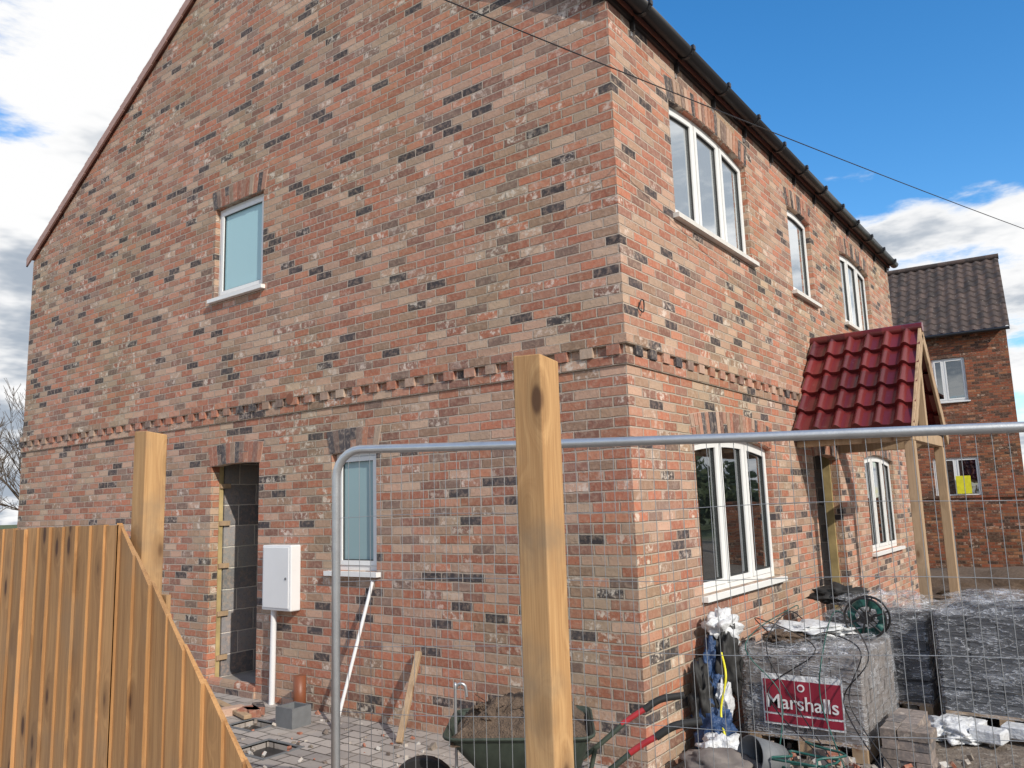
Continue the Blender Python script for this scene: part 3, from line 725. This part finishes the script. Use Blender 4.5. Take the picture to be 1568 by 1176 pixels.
for r in range(nrow): lines+=[((r)/nrow,.0),((r+1)/nrow-.001,.05)]
for v,h in lines:
    for i in range(nxx+1):
        xx=.82-i*.035; ph=((.82-xx)/.28)%1.0
        rr=.035*math.sin(2*math.pi*ph)
        vs.append((xx,25-3.3*v,7.62-2.95*v+h+rr))
m_=nxx+1
for j in range(len(lines)-1):
    for i in range(nxx): fs.append((j*m_+i,j*m_+i+1,(j+1)*m_+i+1,(j+1)*m_+i))
mesh('roof_tiles',vs,fs,M_OLDTILE,N_,True).modifiers.new('e','EDGE_SPLIT').split_angle=.7
mesh('roof_rear',[(.82,25,7.62),(-9,25,7.62),(-9,28.3,4.7),(.82,28.3,4.7)],[(0,1,2,3)],M_OLDTILE,N_)
tube('ridge',[(.84,25,7.66),(-9,25,7.66)],.10,M_OLDTILE,N_)
tube('gutter',[(.81,21.68,4.68),(-9,21.68,4.68)],.05,M_BLACK,N_)
ra=math.radians(5.5); piv=Vector((.72,22,0)); Rm=Matrix.Rotation(ra,4,'Z')
N_.rotation_euler=(0,0,ra); N_.location=piv-(Rm@piv)
gw=box('garden_wall',(-1.8,6.5,17.6,17.83,GZ,-.12),M_OLD)
gc=box('coping',(-1.83,6.53,17.57,17.86,-.119,-.05),M_OLD); gc.parent=gw
# ---------------------------------------------------------------- bare trees
def bare_tree(base,h,seed):
    random.seed(seed); sp_=[]
    def br(p,d,l,r,lev):
        q=[(p,r)]; n=4
        for k in range(n):
            d=(d+Vector((random.uniform(-1,1),random.uniform(-1,1),random.uniform(-.3,.6)))*.16).normalized()
            p=p+d*l/n; q.append((p.copy(),r*(1-.5*(k+1)/n)))
            if lev<5:
                for _ in range(2):
                    if random.random()<.78:
                        nd=(d+Vector((random.uniform(-1,1),random.uniform(-1,1),random.uniform(-.2,.8)))*.85).normalized()
                        br(p.copy(),nd,l*random.uniform(.5,.72),r*.5*(1-.12*k),lev+1)
        sp_.append(q)
    br(Vector(base),Vector((0,0,1)),h*.42,h*.022,1)
    cu=bpy.data.curves.new('bare_tree','CURVE'); cu.dimensions='3D'; cu.bevel_depth=1; cu.bevel_resolution=0
    for q in sp_:
        s=cu.splines.new('POLY'); s.points.add(len(q)-1)
        for i,(p,r) in enumerate(q): s.points[i].co=(*p,1); s.points[i].radius=max(r,.006)
    o=bpy.data.objects.new('bare_tree',cu); COL.objects.link(o); cu.materials.append(M_BARK)
bare_tree((-22.6,4.2,GZ),6.0,4); bare_tree((-30,9,GZ),8,9)
def leafy():
    m,g,out=newmat('foliage'); Pn=g.n('ShaderNodeNewGeometry').outputs['Position']
    bsdf(g,out,g.mix(g.noise(Pn,1.5,3),(.03,.05,.015),(.09,.12,.04)),.8); return m
random.seed(3); vs=[];fs=[]
for t in range(26):
    cx=random.uniform(17,24); cy=-12+t*3.2; hh=random.uniform(3.0,6.0)
    for k in range(380):
        d=Vector((random.gauss(0,1),random.gauss(0,1),random.gauss(0,1))).normalized()*random.random()**.4
        p=Vector((cx+d.x*2.3,cy+d.y*2.3,GZ+hh*.55+d.z*hh*.5)); s=random.uniform(.15,.4)
        a1=Vector((random.uniform(-1,1),random.uniform(-1,1),random.uniform(-1,1))).normalized()*s; b1=a1.orthogonal().normalized()*s
        o=len(vs); vs+=[p-a1,p+b1,p+a1,p-b1]; fs.append((o,o+1,o+2,o+3))
mesh('tree_line',vs,fs,leafy(),None,recalc=False)

# ------------------------------------------------------------------ LIGHT
sd=Vector((.84,-.31,.57)).normalized()
el=math.asin(sd.z); rot=math.atan2(sd.x,sd.y)
sun=bpy.data.lights.new('sun','SUN'); sun.energy=3.7; sun.angle=math.radians(.6); sun.color=(1,.925,.82)
so=bpy.data.objects.new('sun',sun); COL.objects.link(so); so.rotation_euler=sd.to_track_quat('Z','Y').to_euler()
w=bpy.data.worlds.new('World'); scene.world=w; w.use_nodes=True; nt=w.node_tree
for n in list(nt.nodes): nt.nodes.remove(n)
g=G(nt); out=g.n('ShaderNodeOutputWorld')
sky=g.n('ShaderNodeTexSky',sky_type='NISHITA'); sky.sun_disc=False; sky.sun_elevation=el; sky.sun_rotation=rot; sky.altitude=0; sky.air_density=1.0; sky.dust_density=.3; sky.ozone_density=2.4
hs=g.n('ShaderNodeHueSaturation',{'Saturation':1.34,'Value':1.65,'Color':sky.outputs[0]}).outputs[0]
bg=g.n('ShaderNodeBackground',{'Color':hs,'Strength':.13})
D=g.n('ShaderNodeTexCoord').outputs['Generated']; sx,sy,sz=g.n('ShaderNodeSeparateXYZ',{0:D}).outputs
zc=g.m('ADD',g.m('MAXIMUM',sz,0.0),.22); px=g.m('DIVIDE',sx,zc); py=g.m('DIVIDE',sy,zc)
pv=g.xyz(px,py,g.m('MULTIPLY',sz,4.0))
n1=g.noise(pv,1.7,7,.60); n2=g.noise(g.n('ShaderNodeVectorMath',{0:pv,1:(.26,-.14,.25)},operation='ADD').outputs[0],1.9,5,.6)
side=g.sm(g.m('MULTIPLY',sx,-1.0),.34,.70,-.04,.25)
side2=g.sm(sx,.05,.35,0.0,.24)
low=g.sm(sz,.26,.36,.20,0.0)
dens=g.m('ADD',g.m('ADD',n1,g.m('ADD',side,side2)),g.m('MULTIPLY',low,.85))
cm=g.sm(dens,.55,.66)
shade=g.m('MULTIPLY',g.sm(n2,.42,.58),g.sm(dens,.62,.76))
cc=g.mix(shade,(1.0,1.0,1.0),(.42,.48,.56))
bg2=g.n('ShaderNodeBackground',{'Color':cc,'Strength':1.0})
mx=g.n('ShaderNodeMixShader',{0:cm,1:bg.outputs[0],2:bg2.outputs[0]}); nt.links.new(mx.outputs[0],out.inputs[0])
# ------------------------------------------------------------------ CAMERA
ya,pi_,ro=math.radians(36.45),math.radians(8.76),math.radians(-1.80)
r0=Vector((math.cos(ya),math.sin(ya),0)); Fv=Vector((-math.sin(ya)*math.cos(pi_),math.cos(ya)*math.cos(pi_),math.sin(pi_))); u0=r0.cross(Fv)
Rv=r0*math.cos(ro)+u0*math.sin(ro); Uv=u0*math.cos(ro)-r0*math.sin(ro)
cam=bpy.data.cameras.new('camera'); co=bpy.data.objects.new('camera',cam); COL.objects.link(co)
co.matrix_world=Matrix.Translation((2.688,-5.026,0))@Matrix((Rv,Uv,-Fv)).transposed().to_4x4()
cam.sensor_width=36; cam.lens=28.10; cam.clip_end=3000; cam.clip_start=.05
scene.camera=co
scene.view_settings.view_transform='Standard'; scene.view_settings.look='None'; scene.view_settings.exposure=0
